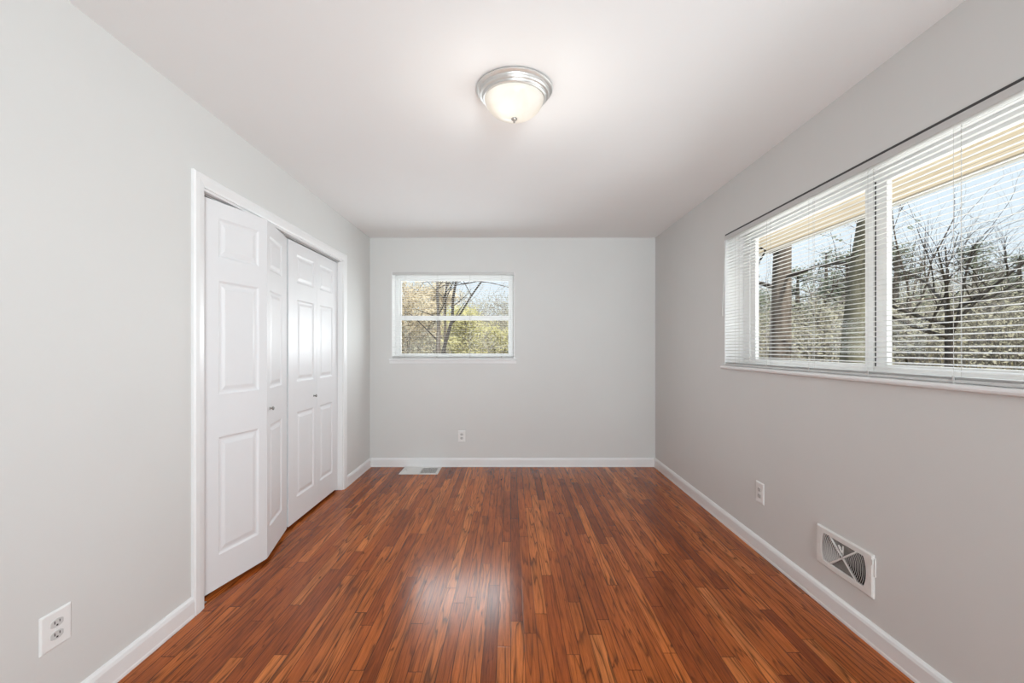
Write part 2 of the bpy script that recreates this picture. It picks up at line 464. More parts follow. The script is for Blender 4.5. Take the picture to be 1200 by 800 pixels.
b.box(XL-0.068, XL-0.026, CL0+0.013, CL1-0.013, CLZ-0.015, CLZ-0.012)
b.build('door_track', 'track', tr1)
b = MB(); b.box(XL-0.075, XL-0.012, CL0+0.004, CL0+0.05, 0.0, 0.003); b.box(XL-0.075, XL-0.012, CL0+0.0125, CL0+0.0155, 0.0, 0.022)
b.lathe([(0.0, 0.022), (0.006, 0.022), (0.006, 0.0), (0.0, 0.0)], (XL-0.045, CL0+0.032, 0.0), 12)
b.build('pivot_bracket', 'nickel', tr1)

# ------------------------------------------------------------------ closet bifold doors
DT = 0.032
PAN = [(0.19, 0.80), (1.02, 1.61), (1.73, 1.935)]
DZ0, DZ1 = 0.022, 2.018
def leaf_mesh(w, ml, mr):
    """door leaf in local coords: x along width 0..w, front face at y=0 facing -y, z up"""
    b = MB(); bm = b.bm
    xs = [0, ml, w-mr, w]
    zs = [DZ0]
    for a, c in PAN: zs += [a, c]
    zs.append(DZ1)
    grid = {}
    for i, x in enumerate(xs):
        for j, z in enumerate(zs): grid[i, j] = bm.verts.new((x, 0, z))
    for i in range(3):
        for j in range(len(zs)-1):
            a, c, d, e_ = grid[i, j], grid[i+1, j], grid[i+1, j+1], grid[i, j+1]
            if i == 1 and j % 2 == 1:
                prev = [a, c, d, e_]
                xa, xb, za, zb = xs[1], xs[2], zs[j], zs[j+1]
                for off, dep in ((0.004, 0.0022), (0.011, 0.0065), (0.020, 0.0070), (0.024, 0.0066), (0.040, 0.0022), (0.044, 0.0016)):
                    cur = [bm.verts.new(v) for v in ((xa+off, dep, za+off), (xb-off, dep, za+off), (xb-off, dep, zb-off), (xa+off, dep, zb-off))]
                    for k in range(4): bm.faces.new((prev[k], prev[(k+1) % 4], cur[(k+1) % 4], cur[k]))
                    prev = cur
                bm.faces.new(prev)
            else: bm.faces.new((a, c, d, e_))
    # back and sides
    bk = [bm.verts.new(v) for v in ((0, DT, DZ0), (w, DT, DZ0), (w, DT, DZ1), (0, DT, DZ1))]
    bm.faces.new(bk[::-1])
    nz = len(zs)-1
    bm.faces.new([grid[0, j] for j in range(nz+1)] + [bk[3], bk[0]])
    bm.faces.new([grid[3, j] for j in range(nz, -1, -1)] + [bk[1], bk[2]])
    bm.faces.new([grid[i, 0] for i in range(3, -1, -1)] + [bk[0], bk[1]])
    bm.faces.new([grid[i, nz] for i in range(4)] + [bk[2], bk[3]])
    return b
def knob_mesh(x, z):
    b = MB()
    b.lathe([(0.0, 0.001), (0.0105, 0.0), (0.010, -0.003), (0.0055, -0.006), (0.005, -0.014), (0.0105, -0.018), (0.0145, -0.023),
             (0.0145, -0.028), (0.010, -0.032), (0.0, -0.033)], (x, 0, z), 24, axis='Y')
    bmesh.ops.transform(b.bm, matrix=Matrix.Translation((x, 0, z)) @ Matrix.Scale(0.78, 4) @ Matrix.Translation((-x, 0, -z)), verts=b.bm.verts)
    return b
def place_leaf(bm, p0, p1):
    """map local leaf x-axis from p0 to p1 (plan points), front face towards the room (+x)"""
    d = Vector((p1[0]-p0[0], p1[1]-p0[1], 0)).normalized()
    nrm = Vector((-d.y, d.x, 0))          # local +y, into the closet (-x)
    m = Matrix(((d.x, nrm.x, 0, p0[0]), (d.y, nrm.y, 0, p0[1]), (0, 0, 1, 0), (0, 0, 0, 1)))
    bm.xf(m); return bm
LW = 0.457
XD = XL - 0.040
fold_y, fold_x = CL0+0.020+0.445, XD+0.104
mid = 3.128
dr1 = structure_root('door_1', (XD, CL0+0.02, 0), 'white bifold closet door half folded out into the room', 'closet door')
l_ = place_leaf(leaf_mesh(LW, 0.125, 0.060), (XD, CL0+0.020), (fold_x, fold_y)).build('door_panel', 'door', dr1, True)
l2 = place_leaf(leaf_mesh(LW, 0.060, 0.125), (fold_x, fold_y+0.003), (XD, mid)).build('door_panel', 'door', dr1, True)
k_ = place_leaf(knob_mesh(0.055, 0.90), (fold_x, fold_y+0.003), (XD, mid)).build('knob', 'dull_nickel', l2, True, True)
b = MB()
for hz in (0.28, 1.0, 1.74):
    b.tube([(fold_x-DT-0.002, fold_y+0.003, hz), (fold_x-DT-0.002, fold_y+0.003, hz+0.07)], 0.004, 8)
b.build('hinge', 'dull_nickel', dr1, True)
dr2 = structure_root('door_2', (XD, 3.142, 0), 'white bifold closet door standing closed beside the folded one', 'closet door')
p0 = (XD, mid+0.024); p1 = (XD, mid+0.024+LW); p2 = (XD, mid+0.026+LW); p3 = (XD, min(mid+0.026+2*LW, CL1-0.014))
l1 = place_leaf(leaf_mesh(LW, 0.125, 0.050), p0, p1).build('door_panel', 'door', dr2, True)
place_leaf(leaf_mesh(p3[1]-p2[1], 0.060, 0.115), p2, p3).build('door_panel', 'door', dr2, True)
place_leaf(knob_mesh(LW-0.052, 0.89), p0, p1).build('knob', 'dull_nickel', l1, True, True)

# ------------------------------------------------------------------ windows
# right: horizontal slider
y0, y1, z0, z1 = RW
w1 = structure_root('window_1', (XR+0.10, (y0+y1)/2, z0), 'wide white sliding window in the right wall', 'window')
b = MB()
J = 0.006
b.box(XR+0.002, XR+0.14, y0, y0+J, z0, z1); b.box(XR+0.002, XR+0.14, y1-J, y1, z0, z1)
b.box(XR+0.002, XR+0.14, y0+J, y1-J, z1-J, z1)
b.build('jamb_liner', 'vinyl', w1, True)
b = MB(); FX0, FX1 = XR+0.135, XR+0.20
b.box(FX0, FX1, y0, y0+0.085, z0, z1, 0.003); b.box(FX0, FX1, y1-0.085, y1, z0, z1, 0.003)
b.box(FX0, FX1, y0+0.085, y1-0.085, z1-0.045, z1, 0.003); b.box(FX0, FX1, y0+0.085, y1-0.085, z0, z0+0.035, 0.003)
b.build('window_frame', 'vinyl', w1, True)
def sash(ya, yb, xa, xb, za, zb, sl, sr, rail):
    b = MB()
    b.box(xa, xb, ya, ya+sl, za, zb, 0.003); b.box(xa, xb, yb-sr, yb, za, zb, 0.003)
    b.box(xa, xb, ya+sl, yb-sr, zb-rail, zb, 0.003); b.box(xa, xb, ya+sl, yb-sr, za, za+rail, 0.003)
    return b
za, zb = z0+0.030, z1-0.040
MIDY = 2.106
s1 = sash(MIDY+0.006, y1-0.080, XR+0.145, XR+0.170, za, zb, 0.052, 0.065, 0.022).build('sash', 'vinyl', w1, True)
s2 = sash(y0+0.080, MIDY-0.008, XR+0.145, XR+0.170, za, zb, 0.065, 0.060, 0.022).build('sash', 'vinyl', w1, True)
MB().box(XR+0.150, XR+0.160, MIDY-0.010, MIDY+0.008, za+0.005, zb-0.005).build('weather_strip', 'rubber', w1, True)
MB().box(XR+0.156, XR+0.160, MIDY+0.055, y1-0.142, za+0.02, zb-0.02).build('pane', 'glass', s1, True)
MB().box(XR+0.156, XR+0.160, y0+0.142, MIDY-0.066, za+0.02, zb-0.02).build('pane', 'glass', s2, True)
b = MB(); st = 1.138
prof = [(XR+0.140, st-0.022), (XR-0.014, st-0.024), (XR-0.021, st-0.020), (XR-0.023, st-0.012), (XR-0.021, st-0.004), (XR-0.014, st), (XR+0.140, st)]
b.prism(prof, y0-0.018, y1+0.018)
b.build('window_sill', 'trim', w1, True)

# back: single hung
x0, x1, z0, z1 = BW
w2 = structure_root('window_2', ((x0+x1)/2, YB+0.10, z0), 'small white single hung window in the back wall', 'window')
b = MB()
b.box(x0, x0+J, YB+0.002, YB+0.14, z0, z1); b.box(x1-J, x1, YB+0.002, YB+0.14, z0, z1); b.box(x0+J, x1-J, YB+0.002, YB+0.14, z1-J, z1)
b.build('jamb_liner', 'vinyl', w2, True)
b = MB(); FY0, FY1 = YB+0.135, YB+0.20
b.box(x0, x0+0.045, FY0, FY1, z0, z1, 0.003); b.box(x1-0.045, x1, FY0, FY1, z0, z1, 0.003)
b.box(x0+0.045, x1-0.045, FY0, FY1, z1-0.050, z1, 0.003); b.box(x0+0.045, x1-0.045, FY0, FY1, z0, z0+0.03, 0.003)
b.build('window_frame', 'vinyl', w2, True)
def hsash(za, zb, ya, yb, side, top, bot):
    b = MB()
    xa, xb = x0+0.040, x1-0.040
    b.box(xa, xa+side, ya, yb, za, zb, 0.003); b.box(xb-side, xb, ya, yb, za, zb, 0.003)
    b.box(xa+side, xb-side, ya, yb, zb-top, zb, 0.003); b.box(xa+side, xb-side, ya, yb, za, za+bot, 0.003)
    return b
sa = hsash(1.575, z1-0.045, YB+0.168, YB+0.192, 0.026, 0.028, 0.035).build('sash', 'vinyl', w2, True)
sb = hsash(z0+0.026, 1.618, YB+0.141, YB+0.166, 0.028, 0.050, 0.040).build('sash', 'vinyl', w2, True)
MB().box(x0+0.06, x1-0.06, YB+0.178, YB+0.182, 1.60, z1-0.07).build('pane', 'glass', sa, True)
MB().box(x0+0.06, x1-0.06, YB+0.152, YB+0.156, z0+0.05, 1.58).build('pane', 'glass', sb, True)
b = MB(); st = 1.150
prof = [(YB+0.140, st-0.03), (YB+0.0005, st-0.05), (YB-0.010, st-0.05), (YB-0.012, st-0.022), (YB-0.022, st-0.020), (YB-0.025, st-0.012), (YB-0.022, st-0.003), (YB-0.016, st), (YB+0.140, st)]
b.prism(prof, x0-0.020, x1+0.020, axis='X')
b.build('window_sill', 'trim', w2, True)

# ------------------------------------------------------------------ mini blinds
def slat_section(tilt, w=0.0250, th=0.0006, crown=0.0017, n=6):
    top, bot = [], []
    for i in range(n+1):
        u = -w/2 + w*i/n
        h = crown*(1-(2*u/w)**2)
        c, s_ = math.cos(tilt), math.sin(tilt)
        top.append((u*c - h*s_, u*s_ + h*c)); bot.append((u*c - (h-th)*s_, u*s_ + (h-th)*c))
    return top + bot[::-1]
def blind(name, label, length, z_rail, z_top, z_head, ladders, tilt, loc, rotz, pitch=0.0215, wand=None, gap=0.0):
    """local frame: x along the blind (0..length), y = outwards (towards the glass), z absolute"""
    t = thing(name, label, 'blind', loc, rotz, None)
    zz = lambda z: z - loc[2]
    MB().box(0.004, length-0.004, -0.018, 0.016, zz(z_head), zz(z_top), 0.002).build('headrail', 'rail', t)
    if gap: MB().box(0.012, length-0.012, -0.0165, 0.014, zz(z_top)+0.0002, zz(z_top)+gap).build('gap_shade_strip', 'gap', t)  # dark strip filling the slit above the headrail, painting in its shade
    b = MB(); z = z_head - 0.016; zs = []
    while z > z_rail + 0.020: zs.append(z); z -= pitch
    for z in zs:
        b.prism([(p, zz(z)+q) for p, q in slat_section(tilt)], 0.006, length-0.006, axis='X')
    b.build('slats', 'slat', t, smooth=True)
    # slats gathered on the bottom rail, then the rail itself
    b = MB()
    for k in range(4):
        b.prism([(p, zz(z_rail)+0.0125+0.0028*k+q) for p, q in slat_section(0.0, crown=0.0018)], 0.006, length-0.006, axis='X')
    b.build('gathered_slats', 'slat', t, smooth=True)
    MB().box(0.005, length-0.005, -0.0145, 0.0135, zz(z_rail), zz(z_rail)+0.0125, 0.003).build('bottom_rail', 'rail', t)
    for x in ladders:
        b = MB()
        for yy in (-0.0142, 0.0142):
            b.tube([(x, yy, zz(z_head)), (x, yy, zz(z_rail)+0.014)], 0.0007, 5)
        b.tube([(x+0.012, 0.0, zz(z_head)), (x+0.012, 0.0, zz(z_rail)+0.014)], 0.0007, 5)
        b.build('ladder_cord', 'cord', t)
        b = MB()
        b.box(x-0.004, x+0.004, -0.0165, -0.0140, zz(z_rail)-0.0005, zz(z_rail)+0.024, 0.0006)
        b.build('cord_clip', 'cord', t)
    if wand:
        b = MB(); b.tube([wand[0], wand[1]], 0.0032, 6)
        b.tube([(wand[0][0], -0.016, wand[0][2]+0.004), wand[0]], 0.002, 6)
        b.tube([wand[1], (wand[1][0], wand[1][1], wand[1][2]-0.03)], 0.0045, 6)
        b.build('tilt_wand', 'cord', t)
    return t
L1 = RW[1]-RW[0]-0.004
bx = XR+0.014
# local x runs from the far end (y1) towards the viewer
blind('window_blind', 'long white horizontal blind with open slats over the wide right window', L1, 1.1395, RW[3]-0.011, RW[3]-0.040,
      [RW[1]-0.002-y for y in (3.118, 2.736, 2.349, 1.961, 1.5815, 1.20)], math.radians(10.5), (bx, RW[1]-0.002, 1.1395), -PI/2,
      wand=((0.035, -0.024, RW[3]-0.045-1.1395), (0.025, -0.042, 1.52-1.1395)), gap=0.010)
L2 = BW[1]-BW[0]-0.004
blind('window_blind', 'short white horizontal blind with open slats over the small back window', L2, 1.1515, BW[3]-0.002, BW[3]-0.032,
      (0.14, 0.48, 0.83, 1.17), math.radians(4), (BW[0]+0.002, YB+0.014, 1.1515), 0.0)

# ------------------------------------------------------------------ ceiling light
LX, LY = 0.016, 2.07
t = thing('ceiling_light', 'round flush ceiling light with frosted glass bowl and nickel rim', 'ceiling light', (LX, LY, ZC))
b = MB()
b.lathe([(0.0, 0.0), (0.168, 0.0), (0.173, -0.004), (0.173, -0.010), (0.168, -0.014), (0.160, -0.016), (0.158, -0.021), (0.159, -0.027),
         (0.155, -0.033), (0.147, -0.035), (0.144, -0.040), (0.145, -0.044), (0.141, -0.048), (0.134, -0.048), (0.132, -0.044), (0.132, -0.006), (0.0, -0.006)], (0, 0, 0), 72)
b.build('rim', 'nickel', t, smooth=True)
b = MB(); pr = []
R0, D0 = 0.1335, 0.088
for i in range(17):
    a = PI/2*i/16
    pr.append((R0*math.cos(a)**0.9 if i < 16 else 0.0, -0.046 - D0*math.sin(a)**1.15))
b.lathe(pr, (0, 0, 0), 64)
b.build('glass_bowl', 'bowl', t, smooth=True)
b = MB(); zb_ = -0.046-D0
b.lathe([(0.0, zb_+0.004), (0.013, zb_+0.003), (0.014, zb_-0.001), (0.012, zb_-0.006), (0.006, zb_-0.009), (0.004, zb_-0.012), (0.0055, zb_-0.015), (0.003, zb_-0.019), (0.0, zb_-0.020)], (0, 0, 0), 24)
b.build('finial', 'dull_nickel', t, smooth=True)
for i, (dx, dy) in enumerate(((-0.03, -0.035), (0.05, 0.03))):
    ld = bpy.data.lights.new('bulb', 'POINT'); ld.energy = (0.17, 0.08)[i]; ld.color = (1.0, 0.93, 0.84); ld.shadow_soft_size = 0.02
    lo = bpy.data.objects.new('bulb', ld); COL.objects.link(lo); lo.parent = t; lo.location = (dx, dy, -0.062)
ld = bpy.data.lights.new('ceiling_fill', 'AREA'); ld.energy = 0.95; ld.color = (1.0, 0.95, 0.88); ld.shape = 'DISK'; ld.size = 0.8  # added unseen disk below the fixture, brightening the ceiling around it
lo = bpy.data.objects.new('ceiling_fill', ld); COL.objects.link(lo); lo.parent = t; lo.location = (0, 0, -0.33); lo.rotation_euler = (PI, 0, 0)

# ------------------------------------------------------------------ outlets
def outlet(label, loc, rotz, w=0.0715, h=0.1165):
    """local: x along the wall, -y into the room, z up; loc is the centre of the plate on the wall"""
    t = thing('wall_outlet', label, 'outlet', loc, rotz, 'duplex wall outlets')
    b = MB(); bm = b.bm
    prev = None
    for off, dep in ((0.0, 0.0), (0.0, -0.003), (0.004, -0.0058), (0.007, -0.0062)):
        cur = [bm.verts.new(v) for v in ((-w/2+off, dep, -h/2+off), (w/2-off, dep, -h/2+off), (w/2-off, dep, h/2-off), (-w/2+off, dep, h/2-off))]
        if prev:
            for k in range(4): bm.faces.new((prev[k], prev[(k+1) % 4], cur[(k+1) % 4], cur[k]))
        else: bm.faces.new(cur)
        prev = cur
    bm.faces.new(prev)
    b.build('cover_plate', 'plate', t)
    kx = w/0.080
    for s_ in (-1, 1):
        zc = s_*0.0195; b = MB()
        outl = []
        for k in range(28):
            a = 2*PI*k/28
            outl.append((max(-0.0172, min(0.0172, 0.0195*math.cos(a))), 0.0142*math.sin(a)))
        A = [b.bm.verts.new((x, -0.0055, zc+z)) for x, z in outl]; B = [b.bm.verts.new((x*0.96, -0.0078, zc+z*0.95)) for x, z in outl]
        n = len(outl)
        for k in range(n): b.bm.faces.new((A[k], A[(k+1) % n], B[(k+1) % n], B[k]))
        b.bm.faces.new(A); b.bm.faces.new(B)
        b.xf(Matrix.Diagonal((kx, 1, 1, 1)))
        r = b.build('receptacle', 'socket', t)
        b = MB()
        b.box(-0.0078, -0.0054, -0.0083, -0.0070, zc-0.001, zc+0.0085); b.box(0.0054, 0.0076, -0.0083, -0.0070, zc+0.0, zc+0.0080)
        b.lathe([(0.0, -0.0070), (0.0028, -0.0070), (0.0028, -0.0083), (0.0, -0.0083)], (0, 0, zc-0.0065), 12, axis='Y')
        b.xf(Matrix.Diagonal((kx, 1, 1, 1)))
        b.build('slot', 'slot', r)
    b = MB(); b.lathe([(0.0, -0.0055), (0.0034, -0.0055), (0.0034, -0.0068), (0.002, -0.0076), (0.0, -0.0078)], (0, 0, 0), 14, axis='Y')
    b.build('screw', 'plate', t, smooth=True)
    return t
outlet('white duplex outlet low on the left wall, nearest the viewer', (XL, 1.497, 0.338), PI/2, 0.103, 0.122)
outlet('white duplex outlet on the back wall beneath the small window', (-0.522, YB, 0.324), 0.0, 0.078, 0.120)
outlet('white duplex outlet on the right wall beyond the vent grille', (XR, 2.806, 0.370), -PI/2, 0.086, 0.128)

# ------------------------------------------------------------------ wall register on the right wall
VY, VZ, VW, VH = 2.100, 0.292, 0.352, 0.186
t = thing('wall_register', 'white metal vent register with curved louvres on the right wall', 'vent', (XR, VY, VZ), -PI/2)
# local: x along wall (+x towards the viewer), -y into the room
def rect_at(a, w, h):
    c, s_ = math.cos(a), math.sin(a)
    k = min(w/2/abs(c) if abs(c) > 1e-6 else 9, h/2/abs(s_) if abs(s_) > 1e-6 else 9)
    return (k*c, k*s_)
IR, IH = 0.139, 0.065
def inner_at(a):
    s_ = abs(math.sin(a)); k = min(IR, IH/s_ if s_ > 1e-6 else 9)
    return (k*math.cos(a), k*math.sin(a))
b = MB(); bm = b.bm
angs = sorted(set([2*PI*k/96 for k in range(96)] + [math.atan2(VH, VW), PI-math.atan2(VH, VW), PI+math.atan2(VH, VW), 2*PI-math.atan2(VH, VW)]))
rows = []
for a in angs:
    o0 = rect_at(a, VW, VH); o1 = rect_at(a, VW-0.010, VH-0.010); i0 = inner_at(a)
    rows.append([bm.verts.new((o0[0], 0.0, o0[1])), bm.verts.new((o0[0], -0.006, o0[1])), bm.verts.new((o1[0], -0.011, o1[1])), bm.verts.new((i0[0]*1.02, -0.011, i0[1]*1.04)),
                 bm.verts.new((i0[0], -0.008, i0[1])), bm.verts.new((i0[0], -0.001, i0[1]))])
for i in range(len(rows)):
    r0, r1 = rows[i], rows[(i+1) % len(rows)]
    for k in range(5): bm.faces.new((r0[k], r1[k], r1[k+1], r0[k+1]))
    bm.faces.new((r0[5], r1[5], r1[0], r0[0]))
b.build('face_frame', 'steel_white', t)
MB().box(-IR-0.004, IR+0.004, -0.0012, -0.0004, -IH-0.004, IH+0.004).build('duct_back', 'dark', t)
ca = math.atan2(IH, 0.084)
b = MB()
for s_ in (-1, 1):           # the two crossing bars
    dx, dz = 0.084, IH*s_
    L = math.hypot(dx, dz); u = Vector((dx/L, 0, dz/L)); n_ = Vector((-u.z, 0, u.x))
    pts = [u*(L*k) + n_*(0.0035*m_) for k, m_ in ((-1, -1), (1, -1), (1, 1), (-1, 1))]
    A = [bm_v for bm_v in [b.bm.verts.new((p.x, -0.0105, p.z)) for p in pts]]
    B = [b.bm.verts.new((p.x, -0.002, p.z)) for p in pts]
    for k in range(4): b.bm.faces.new((A[k], A[(k+1) % 4], B[(k+1) % 4], B[k]))
    b.bm.faces.new(A); b.bm.faces.new(B)
b.build('cross_bar', 'steel_white', t)
def arc_fin(side, r):
    k_ = 0.0030 if side > 0 else 0.0004
    b = MB(); N = 18
    am = min(ca, math.asin(min(1.0, (IH)/r))) if r > IH else ca
    rows = []
    for k in range(N+1):
        a = -am + 2*am*k/N
        ring = []
        for rr, yy in ((r, -0.0100), (r+0.0016, -0.0100), (r+0.0016-k_, -0.0058), (r-k_, -0.0058)):
            z = rr*math.sin(a); x = rr*math.cos(a)
            z = max(-IH+0.0005, min(IH-0.0005, z))
            ring.append(b.bm.verts.new((side*x, yy, z)))
        rows.append(ring)
    for p, q in zip(rows, rows[1:]):
        for k in range(4): b.bm.faces.new((p[k], p[(k+1) % 4], q[(k+1) % 4], q[k]))
    b.bm.faces.new(rows[0]); b.bm.faces.new(rows[-1])
    return b
for side in (-1, 1):
    for k in range(12):
        r = 0.022 + 0.0098*k
        if r < IR-0.004: arc_fin(side, r).build('louvre', 'steel_white', t, smooth=True)
for s_ in (-1, 1):           # damper blades filling upper and lower sector
    b = MB()
    P = [(-0.075, s_*(IH-0.001)), (0.075, s_*(IH-0.001)), (0.0, s_*0.006)]
    A = [b.bm.verts.new((x, -0.0045, z)) for x, z in P]; B = [b.bm.verts.new((x, -0.0030, z)) for x, z in P]
    for k in range(3): b.bm.faces.new((A[k], A[(k+1) % 3], B[(k+1) % 3], B[k]))
    b.bm.faces.new(A); b.bm.faces.new(B)
    b.build('damper_blade', 'grey_steel', t)
b = MB(); b.tube([(-0.028, -0.006, 0.048), (-0.006, -0.006, 0.022)], 0.004, 8); b.lathe([(0, -0.004), (0.007, -0.004), (0.007, -0.008), (0, -0.009)], (-0.020, 0, 0.040), 14, axis='Y')
b.lathe([(0, -0.004), (0.006, -0.004), (0.006, -0.008), (0, -0.009)], (-0.004, 0, 0.028), 14, axis='Y')
b.tube([(0.0, -0.0055, 0.055), (0.0, -0.0055, 0.012)], 0.0022, 8)
b.build('damper_linkage', 'steel_white', t)
b = MB(); b.box(VW/2+0.0005, VW/2+0.008, -0.006, 0.0, 0.002, VH/2-0.012, 0.001); b.box(VW/2-0.004, VW/2+0.006, -0.014, -0.009, VH/2-0.040, VH/2-0.018, 0.001)
b.build('damper_lever', 'steel_white', t)
for sx in (-1, 1):
    b = MB(); b.lathe([(0, -0.0105), (0.0042, -0.0105), (0.0036, -0.0125), (0, -0.0132)], (sx*(VW/2-0.016), 0, 0), 14, axis='Y')
    b.build('screw', 'steel_white', t, smooth=True)

# ------------------------------------------------------------------ floor register by the back wall
GX0, GX1, GY0, GY1 = -1.121, -0.730, 4.545, 4.822
t = thing('floor_register', 'white metal floor register lying against the back baseboard', 'vent', ((GX0+GX1)/2, (GY0+GY1)/2, 0))
cx, cyy = (GX0+GX1)/2, (GY0+GY1)/2
hw, hd = (GX1-GX0)/2, (GY1-GY0)/2
b = MB(); bd = 0.035
b.box(-hw, hw, -hd, -hd+bd, 0, 0.005, 0.0015); b.box(-hw, hw, hd-bd, hd, 0, 0.005, 0.0015)
b.box(-hw, -hw+bd*0.9, -hd+bd, hd-bd, 0, 0.005, 0.0015); b.box(hw-bd*0.9, hw, -hd+bd, hd-bd, 0, 0.005, 0.0015)
b.box(-0.006, 0.006, -hd+bd, hd-bd, 0, 0.005, 0.001)
b.build('frame', 'steel_white', t)
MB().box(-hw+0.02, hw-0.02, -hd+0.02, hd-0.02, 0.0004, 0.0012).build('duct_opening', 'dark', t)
for side in (-1, 1):
    b = MB(); n = 15
    for k in range(n):
        x = (hw-bd*0.9-0.008)*(k+0.5)/n + 0.007
        x *= side
        w_ = 0.0052 if side < 0 else 0.0022
        b.box(x-w_, x+w_, -hd+bd, hd-bd, 0.0015, 0.0042)
    b.build('louvres', 'steel_white', t)
MB().box(-hw+0.045, -hw+0.060, -0.01, 0.018, 0.004, 0.011, 0.001).build('damper_lever', 'steel_white', t)

# ------------------------------------------------------------------ eave outside the right window
b = MB(); b.box(XR+TR, 2.335, -3.0, 9.0, 2.140, 2.165)
ev = structure(b.build('soffit', 'soffit'), 'pale wooden eave boards outside above the right window', 'eave')
MB().box(2.305, 2.335, -3.0, 9.0, 2.120, 2.139).build('fascia', 'trim', ev)
structure(MB().box(XL-0.9, 2.36, -3.2, 9.0, ZC+0.16, ZC+0.24).build('roof', 'closet'), 'roof deck over the room', 'roof')
structure(MB().box(XR+TR, 6.2, -4.0, 7.5, -0.70, -0.12).build('bounce_slab', 'concrete'), 'unseen pale concrete slab added to bounce sunlight onto the eave', 'bounce_slab')  # out of view, added so sunlight bounces up to the soffit
t = thing('hanging_cable', 'black cable dangling from the eave outside the right window', 'cable', (2.12, 3.80, 2.14))
P = [(2.05, 4.02, 2.135), (2.06, 3.98, 2.110), (2.10, 3.90, 2.118), (2.13, 3.86, 2.108), (2.15, 3.84, 2.085), (2.14, 3.86, 2.045), (2.12, 3.88, 2.00), (2.11, 3.89, 1.94), (2.105, 3.89, 1.90)]
b = MB(); b.tube(P, 0.008, 8); b.build('wire', 'cable', t, True, True)
b = MB(); b.lathe([(0.0, 0.03), (0.012, 0.028), (0.020, 0.0), (0.022, -0.02), (0.0, -0.022)], (2.105, 3.89, 1.885), 14); b.build('socket', 'cable', t, True, True)

# ------------------------------------------------------------------ outside: ground, trees
rnd = random.Random(7)
def gz(x, y):
    r = math.hypot(x, y)
    z = -0.55 + max(0.0, r-11.0)*0.135
    if r > 44: z += (r-44)*-0.30
    a = 0.35*math.sin(x*0.31+1.3)*math.cos(y*0.27) + 0.15*math.sin(x*0.9+y*0.7)
    return z + a*min(1.0, max(0.0, (r-8)/8))
b = MB(); NX, NY = 80, 80
gv = {}
for i in range(NX+1):
    for j in range(NY+1):
        x = -30 + 100*i/NX; y = -15 + 85*j/NY
        gv[i, j] = b.bm.verts.new((x, y, gz(x, y)))
for i in range(NX):
    for j in range(NY): b.bm.faces.new((gv[i, j], gv[i+1, j], gv[i+1, j+1], gv[i, j+1]))
structure(b.build('ground', 'ground', smooth=True), 'leaf covered ground rising away behind the house', 'ground')

def wand_pts(p, d, length, seg, rr, droop=0.0, wig=0.22):
    pts = [Vector(p)]; d = Vector(d).normalized()
    for k in range(seg):
        d = (d + Vector((rr.uniform(-wig, wig), rr.uniform(-wig, wig), rr.uniform(-wig, wig)*0.8 - droop))).normalized()
        pts.append(pts[-1] + d*(length/seg))
    return pts
def branch(b, p, d, length, rad, level, rr, tips, spread=0.9, kids=(4, 6), droop=0.0, wig=0.2, up=0.15):
    seg = 5 if level > 0 else 4
    pts = wand_pts(p, d, length, seg, rr, droop, wig)
    rads = [rad*(1-0.62*k/seg) for k in range(seg+1)]
    b.tube(pts, rads, 6 if rad > 0.02 else 4)
    tips.append(pts[-1])
    if level <= 0: tips.append(pts[-2]); return
    for _ in range(rr.randint(*kids)):
        k = rr.randint(1, seg); q = pts[k]
        dd = (pts[k]-pts[k-1]).normalized()
        s_ = Vector((rr.uniform(-1, 1), rr.uniform(-1, 1), rr.uniform(-0.5, 0.9)))
        nd = dd*(1.1-spread*0.5) + s_*spread + Vector((0, 0, up))
        branch(b, q, nd, length*rr.uniform(0.45, 0.72), rads[k]*rr.uniform(0.45, 0.7), level-1, rr, tips, spread, kids, droop, wig, up)
def leaves(b, c, rad, n, size, rr, squash=0.7):
    for _ in range(n):
        while True:
            v = Vector((rr.uniform(-1, 1), rr.uniform(-1, 1), rr.uniform(-1, 1)))
            if v.length < 1: break
        p = Vector(c) + Vector((v.x*rad, v.y*rad, v.z*rad*squash))
        u = Vector((rr.gauss(0, 1), rr.gauss(0, 1), rr.gauss(0, 1))).normalized()
        w = u.orthogonal().normalized(); s_ = size*rr.uniform(0.6, 1.3)
        vs = [b.bm.verts.new(p + u*s_*a + w*s_*c_*0.45) for a, c_ in ((-1, 0), (0, -1), (1, 0), (0, 1))]
        b.bm.faces.new(vs)
def at(px, Y): return (px-598.5)/F_PX*Y
def zat(py, Y): return CAM_Z + (408-py)*Y/F_PX

# two big trunks close to the right window
def big_trunk(label, pts, rads, m, nb, seed):
    rr = random.Random(seed)
    base = pts[0]; t = thing('pine_tree', label, 'tree', base)
    b = MB(); b.tube(pts, rads, 14); b.build('trunk', m, t, True, True)
    tips = []
    for k in range(nb):
        b = MB(); f = rr.uniform(0.45, 0.98); i = int(f*(len(pts)-1)); q = Vector(pts[i]).lerp(Vector(pts[i+1]), f*(len(pts)-1)-i)
        a = rr.uniform(0, 2*PI)
        branch(b, q, (math.cos(a), math.sin(a), rr.uniform(-0.25, 0.35)), rr.uniform(1.2, 2.4), rr.uniform(0.025, 0.05), 2, rr, tips, 0.8, (2, 4), 0.03)
        b.build('branch', 'bark_dark', t, True)
    if not tips: return t
    b = MB()
    for p in tips:
        if rr.random() < 0.25: leaves(b, p, 0.22, 10, 0.045, rr)
    b.build('foliage', 'pine', t, True, normals=False)
    return t
Y = 9.0; bx0 = at(913, Y)
gzz = gz(bx0, Y)
